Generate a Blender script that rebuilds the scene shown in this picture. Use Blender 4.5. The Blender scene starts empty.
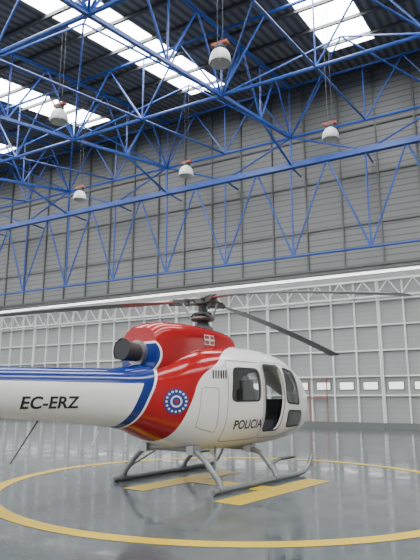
import bpy, bmesh, math, random
import numpy as np
from mathutils import Vector, Matrix
random.seed(3)
scene = bpy.context.scene

# ------------------------------------------------------------ materials
def new_mat(name, col, rough=0.5, metal=0.0, emit=None, estr=0.0, spec=None):
    m = bpy.data.materials.new(name); m.use_nodes = True
    b = m.node_tree.nodes['Principled BSDF']
    b.inputs['Base Color'].default_value = (*col, 1)
    b.inputs['Roughness'].default_value = rough
    b.inputs['Metallic'].default_value = metal
    if spec is not None: b.inputs['Specular IOR Level'].default_value = spec
    if emit:
        b.inputs['Emission Color'].default_value = (*emit, 1)
        b.inputs['Emission Strength'].default_value = estr
    return m

class NT:
    def __init__(s, mat):
        s.t = mat.node_tree; s.n = s.t.nodes; s.l = s.t.links
        s.b = s.n['Principled BSDF']
    def _in(s, sock, v):
        if isinstance(v, (int, float)): sock.default_value = v
        elif isinstance(v, tuple): sock.default_value = (*v, 1) if len(v) == 3 else v
        else: s.l.new(v, sock)
    def math(s, op, a, b=0.0, clamp=False):
        n = s.n.new('ShaderNodeMath'); n.operation = op; n.use_clamp = clamp
        s._in(n.inputs[0], a); s._in(n.inputs[1], b); return n.outputs[0]
    def mix(s, f, a, b):
        n = s.n.new('ShaderNodeMix'); n.data_type = 'RGBA'
        s._in(n.inputs[0], f); s._in(n.inputs[6], a); s._in(n.inputs[7], b); return n.outputs[2]
    def coord(s):
        n = s.n.new('ShaderNodeTexCoord'); x = s.n.new('ShaderNodeSeparateXYZ')
        s.l.new(n.outputs['Object'], x.inputs[0]); return n.outputs['Object'], x.outputs
    def noise(s, vec, scale, detail=4, rough=0.5):
        n = s.n.new('ShaderNodeTexNoise'); s.l.new(vec, n.inputs['Vector'])
        n.inputs['Scale'].default_value = scale; n.inputs['Detail'].default_value = detail
        n.inputs['Roughness'].default_value = rough; return n.outputs[0]
    def maprange(s, v, a, b, c=0.0, d=1.0):
        n = s.n.new('ShaderNodeMapRange'); s._in(n.inputs[0], v)
        for i, k in enumerate((a, b, c, d)): n.inputs[i+1].default_value = k
        return n.outputs[0]
    def curve(s, v, pts, zr, xr):
        f = s.maprange(v, zr[0], zr[1])
        n = s.n.new('ShaderNodeFloatCurve'); s.l.new(f, n.inputs[1])
        c = n.mapping.curves[0]
        P = [((z-zr[0])/(zr[1]-zr[0]), (x-xr[0])/(xr[1]-xr[0])) for z, x in pts]
        c.points[0].location = P[0]; c.points[1].location = P[-1]
        for p in P[1:-1]: c.points.new(*p)
        n.mapping.update()
        return s.maprange(n.outputs[0], 0, 1, xr[0], xr[1])
    def bump(s, h, strength, dist=0.02):
        n = s.n.new('ShaderNodeBump'); n.inputs['Strength'].default_value = strength
        n.inputs['Distance'].default_value = dist
        s.l.new(h, n.inputs['Height']); s.l.new(n.outputs[0], s.b.inputs['Normal'])

M_blue = new_mat('blue_steel_paint', (0.014, 0.062, 0.29), 0.45)
M_dark = new_mat('dark_steel', (0.05, 0.055, 0.06), 0.6)
M_purlin = new_mat('purlin_grey', (0.06, 0.062, 0.064), 0.6)
M_post = new_mat('siding_post_grey', (0.11, 0.115, 0.11), 0.6)
M_frame = new_mat('door_frame_white', (0.70, 0.71, 0.69), 0.5)
M_sky = new_mat('translucent_skylight', (0.9, 0.9, 0.9), 0.4, emit=(0.98, 0.99, 1.0), estr=18.0)
M_strip = new_mat('daylight_slot', (0.9, 0.9, 0.9), 0.4, emit=(1.0, 0.98, 0.95), estr=2.6)
M_pane = new_mat('door_window_pane', (0.8, 0.8, 0.8), 0.2, emit=(0.97, 1.0, 0.97), estr=1.3)
M_yellow = new_mat('floor_yellow_paint', (0.60, 0.40, 0.02), 0.25)
M_black = new_mat('black_lettering', (0.012, 0.012, 0.014), 0.4)
M_gasket = new_mat('rubber_seal', (0.02, 0.02, 0.022), 0.7)
M_seam = new_mat('panel_seam', (0.22, 0.22, 0.22), 0.6)
M_metal = new_mat('bare_metal', (0.35, 0.35, 0.36), 0.35, 0.8)
M_gear = new_mat('landing_gear_paint', (0.20, 0.21, 0.21), 0.35, 0.3)
M_exh = new_mat('exhaust_metal', (0.09, 0.08, 0.075), 0.45, 0.7)
M_blade = new_mat('blade_grey', (0.11, 0.115, 0.12), 0.45)
M_bladeroot = new_mat('blade_root_red', (0.26, 0.05, 0.05), 0.45)
M_white = new_mat('white_paint', (0.78, 0.78, 0.76), 0.3)
M_red = new_mat('red_paint', (0.45, 0.012, 0.015), 0.3)
M_green = new_mat('green_paint', (0.01, 0.2, 0.05), 0.4)
M_bluep = new_mat('deep_blue_paint', (0.012, 0.035, 0.22), 0.3)
M_lampw = new_mat('lamp_reflector', (0.62, 0.64, 0.62), 0.35)
M_lampr = new_mat('lamp_ballast_orange', (0.35, 0.07, 0.03), 0.5)
M_interior = new_mat('cabin_interior', (0.08, 0.08, 0.08), 0.8)
M_seat = new_mat('seat_fabric', (0.05, 0.055, 0.07), 0.8)
M_redframe = new_mat('wicket_door_red_trim', (0.30, 0.12, 0.10), 0.5)

# clear thin acrylic glazing
M_glass = bpy.data.materials.new('cabin_glazing'); M_glass.use_nodes = True
nt = M_glass.node_tree; nt.nodes.clear()
o_ = nt.nodes.new('ShaderNodeOutputMaterial'); mx = nt.nodes.new('ShaderNodeMixShader')
tr = nt.nodes.new('ShaderNodeBsdfTransparent'); gls = nt.nodes.new('ShaderNodeBsdfGlossy'); fr_ = nt.nodes.new('ShaderNodeFresnel')
tr.inputs[0].default_value = (0.75, 0.78, 0.78, 1); gls.inputs['Roughness'].default_value = 0.03; fr_.inputs[0].default_value = 1.5
nt.links.new(fr_.outputs[0], mx.inputs[0]); nt.links.new(tr.outputs[0], mx.inputs[1]); nt.links.new(gls.outputs[0], mx.inputs[2]); nt.links.new(mx.outputs[0], o_.inputs[0])

M_floor = new_mat('epoxy_floor', (0.2, 0.23, 0.24), 0.2)
t = NT(M_floor); o, xyz = t.coord()
n1 = t.noise(o, 0.35, 5, 0.55); n2 = t.noise(o, 2.2, 7, 0.62)
f = t.math('ADD', t.math('MULTIPLY', n1, 0.6), t.math('MULTIPLY', n2, 0.4))
c = t.mix(t.maprange(f, 0.38, 0.62), (0.060, 0.071, 0.076), (0.115, 0.128, 0.132))
t.l.new(c, t.b.inputs['Base Color'])
t.l.new(t.maprange(n2, 0.35, 0.65, 0.05, 0.20), t.b.inputs['Roughness'])
t.bump(n1, 0.08, 0.03)

M_roof = new_mat('roof_decking', (0.14, 0.145, 0.15), 0.6)
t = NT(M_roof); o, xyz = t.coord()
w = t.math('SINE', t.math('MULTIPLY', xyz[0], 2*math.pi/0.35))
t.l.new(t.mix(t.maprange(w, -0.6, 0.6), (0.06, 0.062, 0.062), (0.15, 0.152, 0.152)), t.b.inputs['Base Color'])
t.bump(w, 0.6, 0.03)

def siding(name, c1, c2, period):
    m = new_mat(name, c1, 0.55); t = NT(m); o, xyz = t.coord()
    fr = t.math('FRACT', t.math('DIVIDE', xyz[2], period))
    groove = t.math('LESS_THAN', fr, 0.16)
    ns = t.noise(o, 0.3, 3)
    base = t.mix(ns, c1, tuple(k*0.85 for k in c1))
    t.l.new(t.mix(groove, base, c2), t.b.inputs['Base Color'])
    t.bump(groove, -0.5, 0.02)
    return m
M_side = siding('upper_siding', (0.185, 0.188, 0.178), (0.08, 0.082, 0.078), 0.30)
M_panel = siding('door_panel', (0.30, 0.305, 0.295), (0.25, 0.255, 0.245), 0.22)
M_plain = siding('side_wall_cladding', (0.36, 0.36, 0.35), (0.25, 0.25, 0.25), 0.30)

# helicopter livery: white, red centre, blue sweep and boom stripe
M_liv = new_mat('livery_paint', (0.8, 0.8, 0.8), 0.15)
t = NT(M_liv); o, xyz = t.coord()
X, Z = xyz[0], xyz[2]
xf = t.curve(Z, [(0.4, -1.5), (0.78, -1.32), (1.36, -1.08), (1.69, -0.92), (1.95, -0.55), (2.15, -0.25), (2.28, 0.3), (2.36, 1.0), (3.0, 1.0)], (0.4, 3.0), (-3.0, 1.0))
xb = t.curve(Z, [(0.4, -2.7), (0.95, -2.12), (1.4, -1.86), (1.8, -1.66), (2.1, -1.58), (2.3, -1.75), (2.5, -2.1), (3.0, -2.6)], (0.4, 3.0), (-3.0, 1.0))
WHITE = (0.80, 0.79, 0.75); RED = (0.36, 0.010, 0.011); BLUE = (0.008, 0.026, 0.17)
d = t.math('SUBTRACT', X, xb)
col = WHITE
isred = t.math('MULTIPLY', t.math('GREATER_THAN', d, 0.09), t.math('LESS_THAN', X, xf))
col = t.mix(isred, col, RED)
swoosh = t.math('MULTIPLY', t.math('LESS_THAN', d, 0.05), t.math('GREATER_THAN', d, -0.12))
col = t.mix(swoosh, col, BLUE)
stripe = t.math('MULTIPLY', t.math('GREATER_THAN', Z, 1.60), t.math('LESS_THAN', d, 0.0))
col = t.mix(stripe, col, BLUE)
t.l.new(col, t.b.inputs['Base Color'])

# ------------------------------------------------------------ mesh builder
class MB:
    def __init__(s): s.v = []; s.f = []; s.m = []; s.mats = []
    def mi(s, mat):
        if mat not in s.mats: s.mats.append(mat)
        return s.mats.index(mat)
    def ring_loft(s, rings, mat, cap=True, closed=True):
        k = s.mi(mat); base = len(s.v); n = len(rings[0])
        for r in rings: s.v += [tuple(p) for p in r]
        for i in range(len(rings)-1):
            for j in range(n if closed else n-1):
                a = base+i*n+j; b = base+i*n+(j+1) % n
                s.f.append((a, b, b+n, a+n)); s.m.append(k)
        if cap:
            s.f.append(tuple(base+j for j in range(n))[::-1]); s.m.append(k)
            e = base+(len(rings)-1)*n
            s.f.append(tuple(e+j for j in range(n))); s.m.append(k)
    def tube(s, p, q, r, mat, n=8, r2=None, cap=True):
        s.path([p, q], [r, r if r2 is None else r2], mat, n, cap)
    def path(s, pts, r, mat, n=8, cap=True):
        pts = [Vector(p) for p in pts]
        if not isinstance(r, (list, tuple)): r = [r]*len(pts)
        rings = []; up = None
        for i, p in enumerate(pts):
            d = (pts[min(i+1, len(pts)-1)]-pts[max(i-1, 0)]).normalized()
            if up is None:
                up = Vector((0, 0, 1)) if abs(d.z) < 0.95 else Vector((1, 0, 0))
            a = d.cross(up).normalized(); b = a.cross(d).normalized(); up = b
            ph = math.pi/4 if n == 4 else 0
            rings.append([p+(a*math.cos(ph+2*math.pi*j/n)+b*math.sin(ph+2*math.pi*j/n))*r[i] for j in range(n)])
        s.ring_loft(rings, mat, cap)
    def box(s, lo, hi, mat, shear=0.0):
        k = s.mi(mat); b = len(s.v)
        for z in (lo[2], hi[2]):
            for y in (lo[1], hi[1]):
                for x in (lo[0], hi[0]): s.v.append((x, y, z+shear*(y-lo[1])))
        for f in ((0,2,3,1),(4,5,7,6),(0,1,5,4),(2,6,7,3),(0,4,6,2),(1,3,7,5)):
            s.f.append(tuple(b+i for i in f)); s.m.append(k)
    def lathe(s, prof, c, mat, n=24, cap=False):
        rings = [[(c[0]+r*math.cos(2*math.pi*j/n), c[1]+r*math.sin(2*math.pi*j/n), c[2]+z) for j in range(n)] for r, z in prof]
        s.ring_loft(rings, mat, cap)
    def build(s, name, parent=None, smooth=False):
        me = bpy.data.meshes.new(name); me.from_pydata(s.v, [], s.f)
        for m in s.mats: me.materials.append(m)
        me.polygons.foreach_set('material_index', s.m)
        bm = bmesh.new(); bm.from_mesh(me); bmesh.ops.recalc_face_normals(bm, faces=bm.faces); bm.to_mesh(me); bm.free()
        if smooth:
            me.polygons.foreach_set('use_smooth', [True]*len(me.polygons))
            try: me.set_sharp_from_angle(angle=math.radians(40))
            except Exception: pass
        ob = bpy.data.objects.new(name, me); scene.collection.objects.link(ob)
        if parent: ob.parent = parent
        return ob

# ------------------------------------------------------------ hangar shell
UL, UR, DB, DF = -44.0, 16.0, 25.4, -14.0
SL = 0.2
def roofz(d): return 16.8+SL*(d-22)
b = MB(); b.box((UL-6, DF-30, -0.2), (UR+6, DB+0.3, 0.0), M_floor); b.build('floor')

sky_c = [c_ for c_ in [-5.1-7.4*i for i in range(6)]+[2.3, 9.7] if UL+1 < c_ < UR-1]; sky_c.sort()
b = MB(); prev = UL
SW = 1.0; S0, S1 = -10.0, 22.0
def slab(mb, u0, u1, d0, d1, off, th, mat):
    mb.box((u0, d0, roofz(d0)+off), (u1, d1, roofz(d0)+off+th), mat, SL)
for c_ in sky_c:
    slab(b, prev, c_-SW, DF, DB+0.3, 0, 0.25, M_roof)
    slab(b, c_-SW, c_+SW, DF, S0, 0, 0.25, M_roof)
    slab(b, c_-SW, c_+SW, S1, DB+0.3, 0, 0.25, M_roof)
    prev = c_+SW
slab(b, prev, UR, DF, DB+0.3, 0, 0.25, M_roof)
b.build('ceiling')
for i, c_ in enumerate(sky_c):
    b = MB(); slab(b, c_-SW, c_+SW, S0, S1, 0.03, 0.06, M_sky)
    b.build('window_%d' % (i+1))

def wall_sloped(name, u0, u1, mat):
    b = MB(); k = b.mi(mat)
    for u in (u0, u1): b.v += [(u, DF, 0), (u, DB+0.3, 0), (u, DB+0.3, roofz(DB+0.3)), (u, DF, roofz(DF))]
    b.f = [(0,1,2,3),(4,7,6,5),(0,4,5,1),(1,5,6,2),(2,6,7,3),(3,7,4,0)]; b.m = [k]*6
    b.build(name)
wall_sloped('wall_left', UL-0.3, UL, M_plain)
wall_sloped('wall_right', UR, UR+0.3, M_plain)

DH = 7.1
b = MB(); b.box((UL, DB, DH+0.06), (UR, DB+0.3, roofz(DB)), M_side)
u = -41.6
while u < UR:     # siding posts
    b.box((u-0.04, DB-0.10, DH+0.4), (u+0.04, DB, roofz(DB)-0.1), M_post); u += 1.83
for z in (9.5, 12.0, 14.5): b.box((UL, DB-0.08, z-0.04), (UR, DB, z+0.04), M_post)
b.build('wall_back')
b = MB(); b.box((UL, DB+0.02, DH-0.06), (UR, DB+0.25, DH+0.06), M_strip); b.build('window_slot')
b = MB(); b.box((UL, DB-0.10, DH+0.30), (UR, DB-0.02, DH+0.40), M_post); b.build('trim_1')

# door leaves with framing, lattice girder and small windows
LEAF = 5.5
u0 = -43.9; nleaf = int((UR-u0)//LEAF)
for i in range(nleaf):
    a = u0+i*LEAF+0.01; L_ = LEAF-0.02; b = MB(); dd = DB-0.14
    b.box((a, DB, 0.0), (a+L_, DB+0.2, DH-0.07), M_panel)
    for j in range(6):
        x = a+j*L_/5
        lo, hi = (x, x+0.06) if j == 0 else ((x-0.06, x) if j == 5 else (x-0.032, x+0.032))
        b.box((lo, dd, 0.02), (hi, DB, 6.72), M_frame)
    for z in (0.12, 1.45, 2.3, 3.45, 4.6, 5.75, 6.7): b.box((a, dd+0.01, z-0.03), (a+L_, DB, z+0.03), M_frame)
    b.box((a, dd-0.03, 0.0), (a+L_, DB, 0.26), M_post)
    for j in range(5):
        x = a+(j+0.5)*L_/5
        b.box((x-0.35, DB-0.04, 1.68), (x+0.35, DB-0.005, 2.07), M_post)
        b.box((x-0.31, DB-0.05, 1.72), (x+0.31, DB-0.01, 2.03), M_pane)
    z0, z1, y = 5.85, 6.6, DB-0.45
    b.tube((a, y, z0), (a+L_, y, z0), 0.045, M_frame, 6); b.tube((a, y, z1), (a+L_, y, z1), 0.045, M_frame, 6)
    for j in range(5):
        x = a+j*L_/5; h = L_/10
        b.tube((x, y, z0), (x+h, y, z1), 0.025, M_frame, 5); b.tube((x+h, y, z1), (x+2*h, y, z0), 0.025, M_frame, 5)
        b.tube((x, y, z0), (x, DB-0.1, z0), 0.03, M_frame, 5); b.tube((x, y, z1), (x, DB-0.1, z1), 0.03, M_frame, 5)
    if a < -8.4 < a+L_:      # wicket door with red trim
        for (xa, xb_, za, zb_) in ((-8.83, -8.79, 0.26, 2.22), (-7.99, -7.95, 0.26, 2.22), (-8.83, -7.95, 2.18, 2.22), (-8.83, -7.95, 1.30, 1.36)):
            b.box((xa, dd-0.05, za), (xb_, dd+0.02, zb_), M_redframe)
    b.build('door_%d' % (i+1))

# ------------------------------------------------------------ blue steelwork
b = MB()
GD, GB, GT = 23.8, 7.9, 12.5
ns = 3.65; nodes = []
u = -5.2-ns*10
while u < UR-0.5: nodes.append(u); u += ns
nodes = [n for n in nodes if n > UL+0.3]
e0, e1 = UL+0.05, UR-0.05
b.tube((e0, GD, GT), (e1, GD, GT), 0.19, M_blue, 4)
b.tube((e0, GD, GB), (e1, GD, GB), 0.06, M_blue, 8)
for i, u in enumerate(nodes):
    b.tube((u, GD, GB), (u, GD, GT), 0.045, M_blue)
    for s_ in (-1, 1):
        m = u+s_*ns/2
        if UL < m < UR: b.tube((u, GD, GB), (m, GD, GT), 0.045, M_blue)
    b.tube((u, GD, GT), (u, DB-0.12, GT), 0.045, M_blue)
b.build('door_girder_truss')

b = MB()
DEP = 2.7
def tz(d): return roofz(d)-0.35
def bz(d): return roofz(d)-0.45-DEP
tu = [c_+3.7 for c_ in sky_c]+[sky_c[0]-3.7]
tu = sorted([x for x in tu if UL+0.5 < x < UR-0.5])
dn = [GD-3.65*i for i in range(11)]
for x in tu:
    b.tube((x, dn[-1], tz(dn[-1])), (x, GD, tz(GD)), 0.08, M_blue)
    b.tube((x, dn[-1], bz(dn[-1])), (x, GD, bz(GD)), 0.09, M_blue, 4)
    for i in range(len(dn)-1):
        d0, d1 = dn[i], dn[i+1]; m = (d0+d1)/2
        b.tube((x, d0, bz(d0)), (x, m, tz(m)), 0.045, M_blue)
        b.tube((x, m, tz(m)), (x, d1, bz(d1)), 0.045, M_blue)
        b.tube((x, d0, bz(d0)), (x, d0, tz(d0)), 0.04, M_blue)
for i, d in enumerate(dn):
    if i % 2: continue
    zt_, zb_ = tz(d), bz(d)
    b.tube((e0, d, zt_), (e1, d, zt_), 0.06, M_blue)
    b.tube((e0, d, zb_), (e1, d, zb_), 0.07, M_blue)
    for k in range(len(tu)-1):
        x0, x1 = tu[k], tu[k+1]; q = (x1-x0)/4
        P = [(x0, zb_), (x0+q, zt_), (x0+2*q, zb_), (x0+3*q, zt_), (x1, zb_)]
        for a_, c_ in zip(P, P[1:]): b.tube((a_[0], d, a_[1]), (c_[0], d, c_[1]), 0.04, M_blue)
        b.tube((x0+2*q, d, zb_), (x0+2*q, d, zt_), 0.035, M_blue)
for k in range(len(tu)-1):
    x0, x1 = tu[k], tu[k+1]; xm = (x0+x1)/2
    for i in range(0, len(dn)-2, 2):
        d0, d1, dm = dn[i], dn[i+2], dn[i+1]
        for (xa, da) in ((x0, d0), (x1, d0), (x0, d1), (x1, d1)):
            b.tube((xa, da, bz(da)), (xm, dm, tz(dm)), 0.04, M_blue)
        b.tube((xm, d0, bz(d0)), (xm, d1, bz(d1)), 0.045, M_blue)
for x in tu:
    b.tube((x, GD, GT), (x, GD, bz(GD)), 0.06, M_blue)
    for s_ in (-1, 1):
        if UL < x+s_*3.7 < UR: b.tube((x, GD, bz(GD)), (x+s_*3.7, GD, GT), 0.045, M_blue)
    b.tube((x, GD, GT), (x, dn[1], bz(dn[1])), 0.055, M_blue)
b.build('roof_truss')
b = MB()
d = DF+0.5
while d < DB:
    b.box((UL, d-0.05, roofz(d)-0.15), (UR, d+0.05, roofz(d)-0.01), M_purlin); d += 1.825
b.build('roof_purlins')

# ------------------------------------------------------------ pendant lamps
for i, (u, d) in enumerate([(-5.9, 11.0), (-4.7, 16.5), (-10.5, 16.75), (-11.7, 11.2), (-15.9, 16.7), (0.4, 11.0), (0.9, 16.5), (-17.5, 11.1), (-21.6, 16.7)]):
    b = MB(); z = 9.75
    b.lathe([(0.27, 0), (0.285, 0.03), (0.275, 0.12), (0.25, 0.24), (0.20, 0.33), (0.14, 0.38), (0.10, 0.40), (0.10, 0.42)], (u, d, z), M_lampw, 28)
    b.lathe([(0.001, 0.33), (0.10, 0.34), (0.19, 0.29), (0.24, 0.20), (0.262, 0.10), (0.262, 0.01)], (u, d, z), M_lampw, 28)
    b.lathe([(0.001, 0.10), (0.05, 0.12), (0.06, 0.20), (0.03, 0.32)], (u, d, z), M_lampw, 16)
    b.lathe([(0.10, 0.42), (0.14, 0.43), (0.14, 0.52), (0.001, 0.52)], (u, d, z), M_dark, 20)
    b.box((u-0.22, d-0.07, z+0.53), (u+0.22, d+0.07, z+0.61), M_lampr)
    b.tube((u-0.08, d, z+0.61), (u-0.08, d, roofz(d)-0.02), 0.010, M_dark, 5)
    b.tube((u+0.08, d, z+0.61), (u+0.08, d, roofz(d)-0.02), 0.010, M_dark, 5)
    b.build('pendant_lamp' if i == 0 else 'pendant_lamp.%03d' % i, smooth=True)

# ------------------------------------------------------------ floor markings
HX, HY = -4.31, 8.52
ang = math.radians(81.4)
b = MB(); N = 128; k = b.mi(M_yellow)
for j in range(N):
    a_ = 2*math.pi*j/N
    for r in (3.70, 3.92): b.v.append((HX+r*math.cos(a_), HY+r*math.sin(a_), 0.004))
for j in range(N):
    q = 2*j; w = 2*((j+1) % N); b.f.append((q, q+1, w+1, w)); b.m.append(k)
fx, fy = math.cos(ang), math.sin(ang)
def gl(s_, l): return (HX+fx*s_+fy*l, HY+fy*s_-fx*l)
for (s0, s1, l0, l1) in ((-1.5, 1.2, 0.68, 1.13), (-1.5, 1.2, -1.13, -0.68), (-0.37, 0.07, -0.68, 0.68)):
    q = len(b.v)
    for s_, l in ((s0, l0), (s1, l0), (s1, l1), (s0, l1)): b.v.append((*gl(s_, l), 0.004))
    b.f.append((q, q+1, q+2, q+3)); b.m.append(k)
b.build('helipad_marking')

# ------------------------------------------------------------ helicopter
heli = bpy.data.objects.new('helicopter', None); scene.collection.objects.link(heli)
heli.location = (-4.95, 8.51, 0.0); heli.rotation_euler = (0, 0, ang)

ST = np.array([
 (3.20, 1.00, 1.12, 0.06, 2.0),
 (3.12, 0.90, 1.30, 0.28, 2.1),
 (2.95, 0.78, 1.52, 0.48, 2.3),
 (2.65, 0.66, 1.80, 0.66, 2.4),
 (2.20, 0.58, 2.08, 0.81, 2.6),
 (1.60, 0.54, 2.24, 0.90, 2.8),
 (0.80, 0.53, 2.30, 0.93, 2.9),
 (0.00, 0.53, 2.30, 0.92, 2.9),
 (-0.50, 0.55, 2.26, 0.86, 2.8),
 (-1.00, 0.64, 2.14, 0.70, 2.6),
 (-1.40, 0.76, 1.98, 0.56, 2.5),
 (-1.90, 0.93, 1.83, 0.43, 2.4),
 (-2.60, 1.03, 1.81, 0.36, 2.3),
 (-4.10, 1.18, 1.77, 0.27, 2.2),
 (-6.70, 1.36, 1.70, 0.16, 2.1),
 (-6.95, 1.42, 1.66, 0.11, 2.0)])
ST = ST[::-1]
def make_interp(S):
    xs = S[:, 0]; m = np.zeros_like(S)
    for i in range(len(S)):
        if i in (0, len(S)-1):
            j = i if i == 0 else i-1
            m[i] = (S[j+1]-S[j])/(xs[j+1]-xs[j])
        else:
            s0 = (S[i]-S[i-1])/(xs[i]-xs[i-1]); s1 = (S[i+1]-S[i])/(xs[i+1]-xs[i])
            m[i] = np.where(s0*s1 > 0, 2*s0*s1/np.where(s0+s1 == 0, 1, s0+s1), 0)
    def f(x):
        x = min(max(x, xs[0]), xs[-1]); i = int(min(np.searchsorted(xs, x, 'right')-1, len(xs)-2))
        h = xs[i+1]-xs[i]; q = (x-xs[i])/h
        return (2*q**3-3*q**2+1)*S[i]+(q**3-2*q**2+q)*h*m[i]+(-2*q**3+3*q**2)*S[i+1]+(q**3-q**2)*h*m[i+1]
    return f
hull = make_interp(ST)
def loft_shape(fn, xs, n=48, inset=0.0):
    rings = []
    for x in xs:
        _, zb, zt, hw, e = fn(x); zc, hz = (zb+zt)/2, (zt-zb)/2-inset; hw = hw-inset; R = []
        for j in range(n):
            a_ = 2*math.pi*(j+0.5*(inset > 0))/n; c_, s_ = math.cos(a_), math.sin(a_)
            R.append((x, hw*math.copysign(abs(c_)**(2/e), c_), zc+hz*math.copysign(abs(s_)**(2/e), s_)))
        rings.append(R)
    return rings
def side_y(fn, x, z):
    _, zb, zt, hw, e = fn(x); zc, hz = (zb+zt)/2, (zt-zb)/2
    q = abs((z-zc)/hz)
    return hw*(1-q**e)**(1/e) if q < 1 else 0.0

def round_poly(c, r, seg=6, dens=0.05):
    out = []; n = len(c)
    for i in range(n):
        p = Vector(c[i]); a_ = Vector(c[i-1]); d_ = Vector(c[(i+1) % n])
        u1 = (a_-p); u2 = (d_-p); rr = min(r, u1.length*0.45, u2.length*0.45)
        s_ = p+u1.normalized()*rr; e_ = p+u2.normalized()*rr
        for k_ in range(seg+1):
            q = k_/seg; out.append(tuple((1-q)**2*s_+2*q*(1-q)*p+q*q*e_))
    D = []
    for i in range(len(out)):
        p, q = Vector(out[i]), Vector(out[(i+1) % len(out)]); m = max(1, int((q-p).length/dens))
        for k_ in range(m): D.append(tuple(p.lerp(q, k_/m)))
    return D
W1 = round_poly([(-0.34, 1.34), (0.46, 1.34), (0.46, 1.88), (-0.26, 1.88)], 0.12)
W2 = round_poly([(0.62, 0.82), (1.16, 0.82), (1.30, 1.35), (1.22, 1.97), (0.62, 1.97)], 0.10)
W3 = round_poly([(1.38, 1.30), (1.96, 1.26), (1.80, 1.88), (1.34, 1.95)], 0.10)
W4 = round_poly([(1.45, 0.86), (2.1, 0.86), (2.05, 1.14), (1.43, 1.16)], 0.08)
WS = round_poly([(0.035, 1.16), (0.56, 1.16), (0.66, 1.45), (0.60, 1.90), (0.035, 1.98)], 0.08)

xs = list(np.linspace(-6.95, 2.6, 130))+list(np.linspace(2.65, 3.2, 24))
b = MB(); b.ring_loft(loft_shape(hull, xs, 64), M_liv); hullob = b.build('fuselage', heli, True)
cut = []
b = MB(); b.ring_loft(loft_shape(hull, np.linspace(-0.47, 2.93, 50), 56, 0.045), M_interior); cut.append(b.build('c'))
for W in (W1, W2, W3, W4):
    b = MB(); b.ring_loft([[(x, y, z) for x, z in W] for y in (-2, 2)], M_gasket); cut.append(b.build('c'))
for sg in (-1, 1):
    b = MB(); b.ring_loft([[(x, sg*y, z) for y, z in WS] for x in (2.02, 4)], M_gasket); cut.append(b.build('c'))
for c_ in cut:
    m = hullob.modifiers.new('b', 'BOOLEAN'); m.operation = 'DIFFERENCE'; m.object = c_; m.solver = 'EXACT'
    c_.parent = heli
bpy.context.view_layer.update()
dg = bpy.context.evaluated_depsgraph_get()
me2 = bpy.data.meshes.new_from_object(hullob.evaluated_get(dg), preserve_all_data_layers=True, depsgraph=dg)
hullob.modifiers.clear(); hullob.data = me2
for c_ in cut: bpy.data.objects.remove(c_)
try: me2.set_sharp_from_angle(angle=math.radians(35))
except Exception: pass

DG = np.array([
 (0.80, 2.12, 2.22, 0.18, 2.2), (0.65, 2.0, 2.40, 0.30, 2.6), (0.40, 1.95, 2.54, 0.38, 3.2),
 (-0.2, 1.9, 2.60, 0.42, 3.6), (-0.9, 1.8, 2.61, 0.43, 3.8), (-1.3, 1.7, 2.59, 0.42, 3.8), (-1.50, 1.7, 2.54, 0.40, 3.6), (-1.60, 1.7, 2.48, 0.37, 3.2)])[::-1]
dog = make_interp(DG)
R_ = []
for r in loft_shape(dog, np.linspace(-1.60, 0.8, 50), 48): R_.append([(x, y, max(z, 2.2 if x > -0.45 else 1.7)) for x, y, z in r])
b = MB(); b.ring_loft(R_, M_liv)
b.build('engine_cowling', heli, True)
DK = np.array([(-1.3, 1.5, 1.98, 0.36, 2.6), (-1.8, 1.5, 1.88, 0.30, 2.6), (-2.3, 1.5, 1.80, 0.20, 2.4)])[::-1]
b = MB(); b.ring_loft(loft_shape(make_interp(DK), np.linspace(-2.3, -1.3, 20), 32), M_liv); b.build('aft_fairing', heli, True)

b = MB()
b.path([(-1.5, 0, 2.08), (-1.75, 0, 2.09), (-1.98, -0.03, 2.11)], [0.14, 0.145, 0.165], M_exh, 24, cap=False)
b.path([(-1.98, -0.03, 2.11), (-1.70, 0, 2.09)], [0.155, 0.13], M_gasket, 24)
b.path([(-1.965, -0.03, 2.108), (-1.995, -0.03, 2.112)], [0.178, 0.178], M_exh, 24, cap=False)
b.tube((-1.66, 0, 2.08), (-1.60, 0, 2.08), 0.20, M_metal, 24)
b.build('exhaust_pipe', heli, True)
b = MB()
for sgn in (-1, 1):
    for i in range(6):
        x = -0.70+i*0.05
        y = sgn*(side_y(hull, x, 1.76)+0.004)
        b.box((x-0.010, min(y, y+sgn*0.012), 1.69), (x+0.010, max(y, y+sgn*0.012), 1.83), M_gasket)
b.build('vent_louvres', heli)

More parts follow.
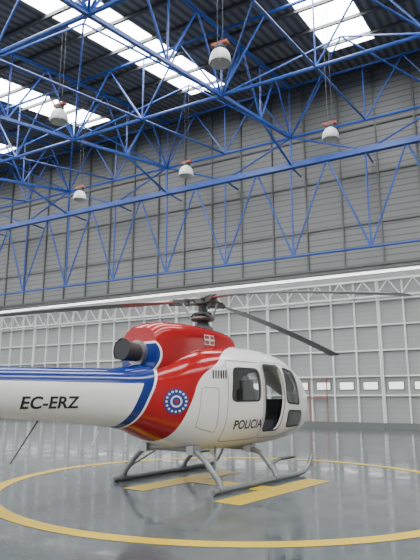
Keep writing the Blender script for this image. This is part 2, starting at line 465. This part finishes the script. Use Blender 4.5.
def patch(mb, poly, mat, off, fn=hull, sides=(-1, 1)):
    c_ = Vector((sum(p[0] for p in poly)/len(poly), sum(p[1] for p in poly)/len(poly)))
    k_ = mb.mi(mat); NR = 8
    for sg in sides:
        base = len(mb.v); n = len(poly)
        for r in range(NR):
            s_ = 1-r/NR
            for p in poly:
                q = c_.lerp(Vector(p), s_)
                mb.v.append((q.x, sg*(side_y(fn, q.x, q.y)+off), q.y))
        mb.v.append((c_.x, sg*(side_y(fn, c_.x, c_.y)+off), c_.y))
        for r in range(NR-1):
            for j in range(n):
                a_ = base+r*n+j; d_ = base+r*n+(j+1) % n
                mb.f.append((a_, d_, d_+n, a_+n)); mb.m.append(k_)
        for j in range(n):
            mb.f.append((base+(NR-1)*n+j, base+(NR-1)*n+(j+1) % n, base+NR*n)); mb.m.append(k_)
def ribbon(mb, poly, w, mat, off, fn=hull, sides=(-1, 1), closed=True):
    k_ = mb.mi(mat); n = len(poly)
    for sg in sides:
        base = len(mb.v)
        for i in range(n):
            p = Vector(poly[i]); a_ = Vector(poly[i-1] if (closed or i) else poly[i]); d_ = Vector(poly[(i+1) % n] if (closed or i < n-1) else poly[i])
            t_ = (d_-a_).normalized(); nn = Vector((-t_.y, t_.x))*w/2
            for q in (p-nn, p+nn): mb.v.append((q.x, sg*(side_y(fn, q.x, q.y)+off), q.y))
        for i in range(n if closed else n-1):
            a_ = base+2*i; d_ = base+2*((i+1) % n); mb.f.append((a_, a_+1, d_+1, d_)); mb.m.append(k_)
b = MB()
for W in (W1, W3, W4):
    patch(b, W, M_glass, -0.006)
for W in (W1, W2, W3, W4): ribbon(b, W, 0.028, M_gasket, 0.006)
b.build('side_windows', heli, True)
b = MB()
ribbon(b, round_poly([(-0.46, 0.70), (0.54, 0.70), (0.54, 2.0), (-0.40, 2.0)], 0.1), 0.012, M_seam, 0.006)
ribbon(b, round_poly([(0.58, 0.70), (1.36, 0.70), (2.15, 0.84), (1.95, 1.92), (1.3, 2.02), (0.58, 2.02)], 0.1), 0.012, M_seam, 0.006)
ribbon(b, round_poly([(-0.98, 0.95), (-0.62, 0.85), (-0.62, 1.55), (-0.92, 1.55)], 0.06), 0.010, M_seam, 0.006)
b.build('door_seams', heli)

def front_x(y, z):
    lo, hi = 1.4, 3.2
    for _ in range(40):
        m = (lo+hi)/2
        if side_y(hull, m, z) > abs(y): lo = m
        else: hi = m
    return lo
b = MB(); k = b.mi(M_glass); kg = b.mi(M_gasket)
c_ = Vector((0.33, 1.55)); n = len(WS); NR = 10
for sg in (-1, 1):
    base = len(b.v)
    for r in range(NR):
        for p in WS:
            q = c_.lerp(Vector(p), 1-r/NR); b.v.append((front_x(q.x, q.y)-0.006, sg*q.x, q.y))
    b.v.append((front_x(c_.x, c_.y)-0.006, sg*c_.x, c_.y))
    for r in range(NR-1):
        for j in range(n):
            a_ = base+r*n+j; d_ = base+r*n+(j+1) % n; b.f.append((a_, d_, d_+n, a_+n)); b.m.append(k)
    for j in range(n): b.f.append((base+(NR-1)*n+j, base+(NR-1)*n+(j+1) % n, base+NR*n)); b.m.append(k)
    base = len(b.v)
    for i in range(n):
        p = Vector(WS[i]); t_ = (Vector(WS[(i+1) % n])-Vector(WS[i-1])).normalized(); nn = Vector((-t_.y, t_.x))*0.012
        for q in (p-nn, p+nn): b.v.append((front_x(q.x, q.y)+0.006, sg*q.x, q.y))
    for i in range(n):
        a_ = base+2*i; d_ = base+2*((i+1) % n); b.f.append((a_, a_+1, d_+1, d_)); b.m.append(kg)
b.build('windscreen', heli, True)

# cabin interior
b = MB()
b.box((-0.40, -0.58, 0.66), (1.9, 0.58, 0.72), M_interior)
for y in (-0.40, 0.40):
    x = 1.12
    b.box((x-0.22, y-0.23, 0.72), (x+0.25, y+0.23, 0.98), M_seat)
    b.ring_loft([[(x-0.28+dx-tt, y-w_, z), (x-0.16+dx-tt, y-w_, z), (x-0.16+dx-tt, y+w_, z), (x-0.28+dx-tt, y+w_, z)] for z, w_, dx, tt in ((0.95, 0.23, 0, 0), (1.3, 0.23, 0, 0.04), (1.52, 0.20, 0, 0.08), (1.56, 0.12, 0, 0.09), (1.70, 0.11, 0, 0.11))], M_seat)
b.box((-0.40, -0.60, 0.72), (0.08, 0.60, 0.98), M_seat)
b.box((-0.42, -0.62, 0.98), (-0.32, 0.62, 1.55), M_seat)
b.box((2.05, -0.28, 0.72), (2.35, 0.28, 1.18), M_gasket)
b.box((2.0, -0.34, 1.10), (2.25, 0.34, 1.36), M_gasket)
b.tube((1.55, -0.42, 0.70), (1.48, -0.42, 1.12), 0.015, M_gasket, 8)
b.tube((1.55, 0.42, 0.70), (1.48, 0.42, 1.12), 0.015, M_gasket, 8)
b.build('cabin_furnishings', heli)

# lettering and marks
def text_on(name, s_, x0, x1, zc, h, mat, fn, off, side=-1):
    cu = bpy.data.curves.new(name, 'FONT'); cu.body = s_; cu.resolution_u = 4
    cu.offset = 0.022
    ob = bpy.data.objects.new(name, cu); scene.collection.objects.link(ob)
    dg = bpy.context.evaluated_depsgraph_get(); me = bpy.data.meshes.new_from_object(ob.evaluated_get(dg))
    bpy.data.objects.remove(ob)
    bm = bmesh.new(); bm.from_mesh(me)
    X0 = min(v.co.x for v in bm.verts); X1 = max(v.co.x for v in bm.verts)
    Y0 = min(v.co.y for v in bm.verts); Y1 = max(v.co.y for v in bm.verts)
    for i in range(1, 10):
        g = bm.verts[:]+bm.edges[:]+bm.faces[:]
        bmesh.ops.bisect_plane(bm, geom=g, plane_co=(0, Y0+(Y1-Y0)*i/10, 0), plane_no=(0, 1, 0))
    for v in bm.verts:
        q = (v.co.x-X0)/(X1-X0)
        x = x0+(x1-x0)*q if side < 0 else x1+(x0-x1)*q
        z = zc+h*((v.co.y-Y0)/(Y1-Y0)-0.5)
        v.co = (x, side*(side_y(fn, x, z)+off), z)
    bm.to_mesh(me); bm.free(); me.materials.clear(); me.materials.append(mat)
    o2 = bpy.data.objects.new(name, me); scene.collection.objects.link(o2); o2.parent = heli
for sd in (-1, 1):
    text_on('lettering_registration', 'EC-ERZ', -3.80, -2.98, 1.34, 0.155, M_black, hull, 0.006, sd)
    text_on('lettering_police', 'POLICIA', -0.24, 0.56, 0.96, 0.15, M_black, hull, 0.006, sd)
b = MB()
def rect(x0, x1, z0, z1): return [(x0, z0), (x1, z0), (x1, z1), (x0, z1)]
fx0, fx1, fz0, fz1 = -0.48, -0.20, 2.27, 2.44
def dn_(p):
    D = []
    for i in range(len(p)):
        a_, c_ = Vector(p[i]), Vector(p[(i+1) % len(p)])
        for k_ in range(4): D.append(tuple(a_.lerp(c_, k_/4)))
    return D
patch(b, dn_(rect(fx0, fx1, fz0, fz1)), M_white, 0.004, dog)
patch(b, dn_(rect(fx0+0.012, fx1-0.012, fz0+0.012, fz1-0.012)), M_red, 0.006, dog)
for q in ([(fx0+.012, fz0+.012), (fx0+.04, fz0+.012), (fx1-.012, fz1-.012), (fx1-.04, fz1-.012)],
          [(fx0+.012, fz1-.012), (fx0+.04, fz1-.012), (fx1-.012, fz0+.012), (fx1-.04, fz0+.012)]):
    patch(b, dn_(q), M_green, 0.008, dog)
xm, zm = (fx0+fx1)/2, (fz0+fz1)/2
patch(b, dn_(rect(xm-.016, xm+.016, fz0, fz1)), M_white, 0.010, dog)
patch(b, dn_(rect(fx0, fx1, zm-.013, zm+.013)), M_white, 0.0101, dog)
bx, bzz = -1.35, 1.34
def ell(cx, cz, rx, rz, n=40): return [(cx+rx*math.cos(2*math.pi*i/n), cz+rz*math.sin(2*math.pi*i/n)) for i in range(n)]
# plain stand-in emblem: blue disc, pale rim ticks, small white/red centre
patch(b, ell(bx, bzz, 0.205, 0.19), M_bluep, 0.004)
for i in range(16):
    a_ = 2*math.pi*i/16
    patch(b, ell(bx+0.165*math.cos(a_), bzz+0.152*math.sin(a_), 0.02, 0.018, 10), M_white, 0.006)
patch(b, ell(bx, bzz, 0.10, 0.09), M_white, 0.006); patch(b, ell(bx, bzz, 0.07, 0.063), M_bluep, 0.008)
patch(b, ell(bx, bzz, 0.035, 0.03, 20), M_red, 0.010)
b.build('door_emblem', heli)

# landing gear
b = MB()
for sg in (-1, 1):
    y = sg*1.06
    b.path([(-1.08, y, 0.05), (1.45, y, 0.05), (1.68, y, 0.07), (1.84, y, 0.15), (1.95, y, 0.27), (1.98, y, 0.33)], 0.042, M_gear, 12)
    b.box((-1.0, y-0.05, 0.0), (1.4, y+0.05, 0.03), M_dark)
    for x in (-0.85, 0.72):
        b.tube((x-0.10, y, 0.06), (x+0.10, y, 0.06), 0.058, M_gear, 12)
        b.tube((x-0.22, y, 0.055), (x-0.18, y, 0.055), 0.052, M_metal, 12)
for x in (-0.85, 0.72):
    zb = 0.52 if x > 0 else 0.60
    b.path([(x, -1.06, 0.07), (x, -0.98, 0.20), (x, -0.72, 0.46), (x, -0.55, zb-0.02), (x, -0.3, zb), (x, 0.3, zb), (x, 0.55, zb-0.02), (x, 0.72, 0.46), (x, 0.98, 0.20), (x, 1.06, 0.07)], 0.045, M_gear, 12)
    for sg in (-1, 1): b.box((x-0.09, sg*0.5-0.07, zb-0.07), (x+0.09, sg*0.5+0.07, zb+0.06), M_metal)
for sg in (-1, 1):
    b.path([(0.72, sg*0.93, 0.27), (0.95, sg*0.97, 0.33), (1.45, sg*0.97, 0.33)], 0.022, M_gear, 8)
    b.box((1.0, sg*0.97-0.07, 0.325), (1.4, sg*0.97+0.07, 0.35), M_dark)
    b.tube((-0.85, sg*0.95, 0.23), (-0.35, sg*0.55, 0.60), 0.02, M_gear, 8)
b.build('landing_gear', heli, True)

b = MB()
b.tube((-3.35, 0, 1.13), (-3.75, -0.05, 0.62), 0.010, M_dark, 6)
b.tube((-2.3, 0, 1.0), (-2.45, 0, 0.75), 0.012, M_white, 6)
b.tube((0.3, 0, 0.55), (0.25, 0, 0.42), 0.03, M_white, 8)
b.build('antennas', heli)

# main rotor
b = MB()
b.lathe([(0.20, 2.56), (0.19, 2.62), (0.12, 2.68), (0.085, 2.78), (0.075, 3.02), (0.10, 3.06)], (0, 0, 0), M_dark, 24, True)
b.lathe([(0.10, 2.74), (0.20, 2.75), (0.22, 2.78), (0.20, 2.82), (0.10, 2.83)], (0, 0, 0), M_exh, 24)
b.lathe([(0.08, 2.86), (0.17, 2.865), (0.17, 2.90), (0.08, 2.91)], (0, 0, 0), M_exh, 24)
b.lathe([(0.11, 3.04), (0.17, 3.06), (0.17, 3.14), (0.12, 3.17), (0.08, 3.22), (0.001, 3.25)], (0, 0, 0), M_exh, 24)
b.build('rotor_mast', heli, True)
for i, (az, droop, ex) in enumerate(((-1.0, 0.66, 1.25), (-121.0, 0.76, 1.25), (119.0, 0.25, 1.5))):
    a_ = math.radians(az); R_ = Matrix.Rotation(a_, 3, 'Z')
    b = MB()
    def P(x, y, z): return tuple(R_ @ Vector((x, y, z)))
    for zz in (3.065, 3.145):
        b.ring_loft([[P(x, w, zz-0.012), P(x, -w, zz-0.012), P(x, -w, zz+0.012), P(x, w, zz+0.012)] for x, w in ((0.08, 0.10), (0.25, 0.07), (0.55, 0.055))], M_exh)
    b.tube(P(0.30, 0, 3.105), P(0.62, 0, 3.10), 0.055, M_exh, 10)
    b.tube(P(0.30, 0, 3.04), P(0.30, 0, 3.17), 0.06, M_dark, 10)
    b.tube(P(0.20, 0.12, 2.79), P(0.34, 0.16, 3.06), 0.018, M_metal, 8)
    b.tube(P(0.34, 0.16, 3.06), P(0.42, 0.0, 3.08), 0.025, M_dark, 8)
    b.tube(P(0.17, -0.02, 2.88), P(0.24, 0.06, 2.80), 0.02, M_dark, 8)
    rr = np.linspace(0.55, 5.25, 36)
    prof = [(-0.5, 0), (-0.42, 0.35), (-0.2, 0.5), (0.15, 0.42), (0.5, 0.03), (0.5, -0.03), (0.15, -0.3), (-0.2, -0.42), (-0.42, -0.3)]
    def sec(r):
        ch = 0.12+0.17*min(1, max(0, (r-0.75)/0.5)); th = 0.045 if r < 1 else 0.032
        z0 = 3.10-droop*((r-0.5)/4.75)**ex; tw = math.radians(7-8*r/5.35)
        S = []
        for px, pz in prof:
            y = -px*ch; z = pz*th
            S.append(P(r, y*math.cos(tw)-z*math.sin(tw), z0+y*math.sin(tw)+z*math.cos(tw)))
        return S
    b.ring_loft([sec(r) for r in rr if r < 1.6], M_bladeroot if i else M_blade)
    k0 = [r for r in rr if r < 1.6][-1]
    b.ring_loft([sec(r) for r in rr if r >= k0], M_blade)
    b.build('rotor_blade_%d' % (i+1), heli, True)

# tail surfaces and tail rotor
b = MB()
def aero(p0, p1, c0, c1, t0, t1, axis_up, mat):
    pr = [(0.5, 0), (0.3, .45), (0, .5), (-.5, .04), (-.5, -.04), (0, -.5), (.3, -.45)]
    R2 = []
    for p, c_, t_ in ((p0, c0, t0), (p1, c1, t1)):
        R2.append([(p[0]+a_*c_, p[1]+(d_*t_ if axis_up == 'y' else 0), p[2]+(d_*t_ if axis_up == 'z' else 0)) for a_, d_ in pr])
    b.ring_loft(R2, mat)
aero((-5.0, -1.26, 1.52), (-5.0, 1.26, 1.52), 0.42, 0.42, 0.05, 0.05, 'z', M_white)
aero((-6.6, 0, 1.6), (-7.2, 0, 2.9), 0.75, 0.42, 0.10, 0.05, 'y', M_liv)
aero((-6.5, 0, 1.5), (-7.0, 0, 0.8), 0.6, 0.35, 0.08, 0.05, 'y', M_liv)
b.tube((-6.67, 0, 1.62), (-6.67, -0.42, 1.62), 0.05, M_metal, 12)
aero((-6.67, -0.40, 1.62), (-6.75, -0.40, 2.55), 0.18, 0.16, 0.03, 0.02, 'y', M_white)
aero((-6.67, -0.40, 1.62), (-6.59, -0.40, 0.69), 0.18, 0.16, 0.03, 0.02, 'y', M_white)
b.build('tail_assembly', heli, True)

# ------------------------------------------------------------ world and camera
w = bpy.data.worlds.new('World'); scene.world = w; w.use_nodes = True
bg = w.node_tree.nodes['Background']; bg.inputs[0].default_value = (0.99, 0.995, 1.0, 1); bg.inputs[1].default_value = 1.8
cam = bpy.data.cameras.new('Camera'); cam.lens = 34.97; cam.sensor_width = 36; cam.clip_end = 300
co = bpy.data.objects.new('Camera', cam); scene.collection.objects.link(co)
co.location = (0, 0, 1.42); co.rotation_euler = (math.radians(90+12.04), 0, math.radians(29.4))
scene.camera = co
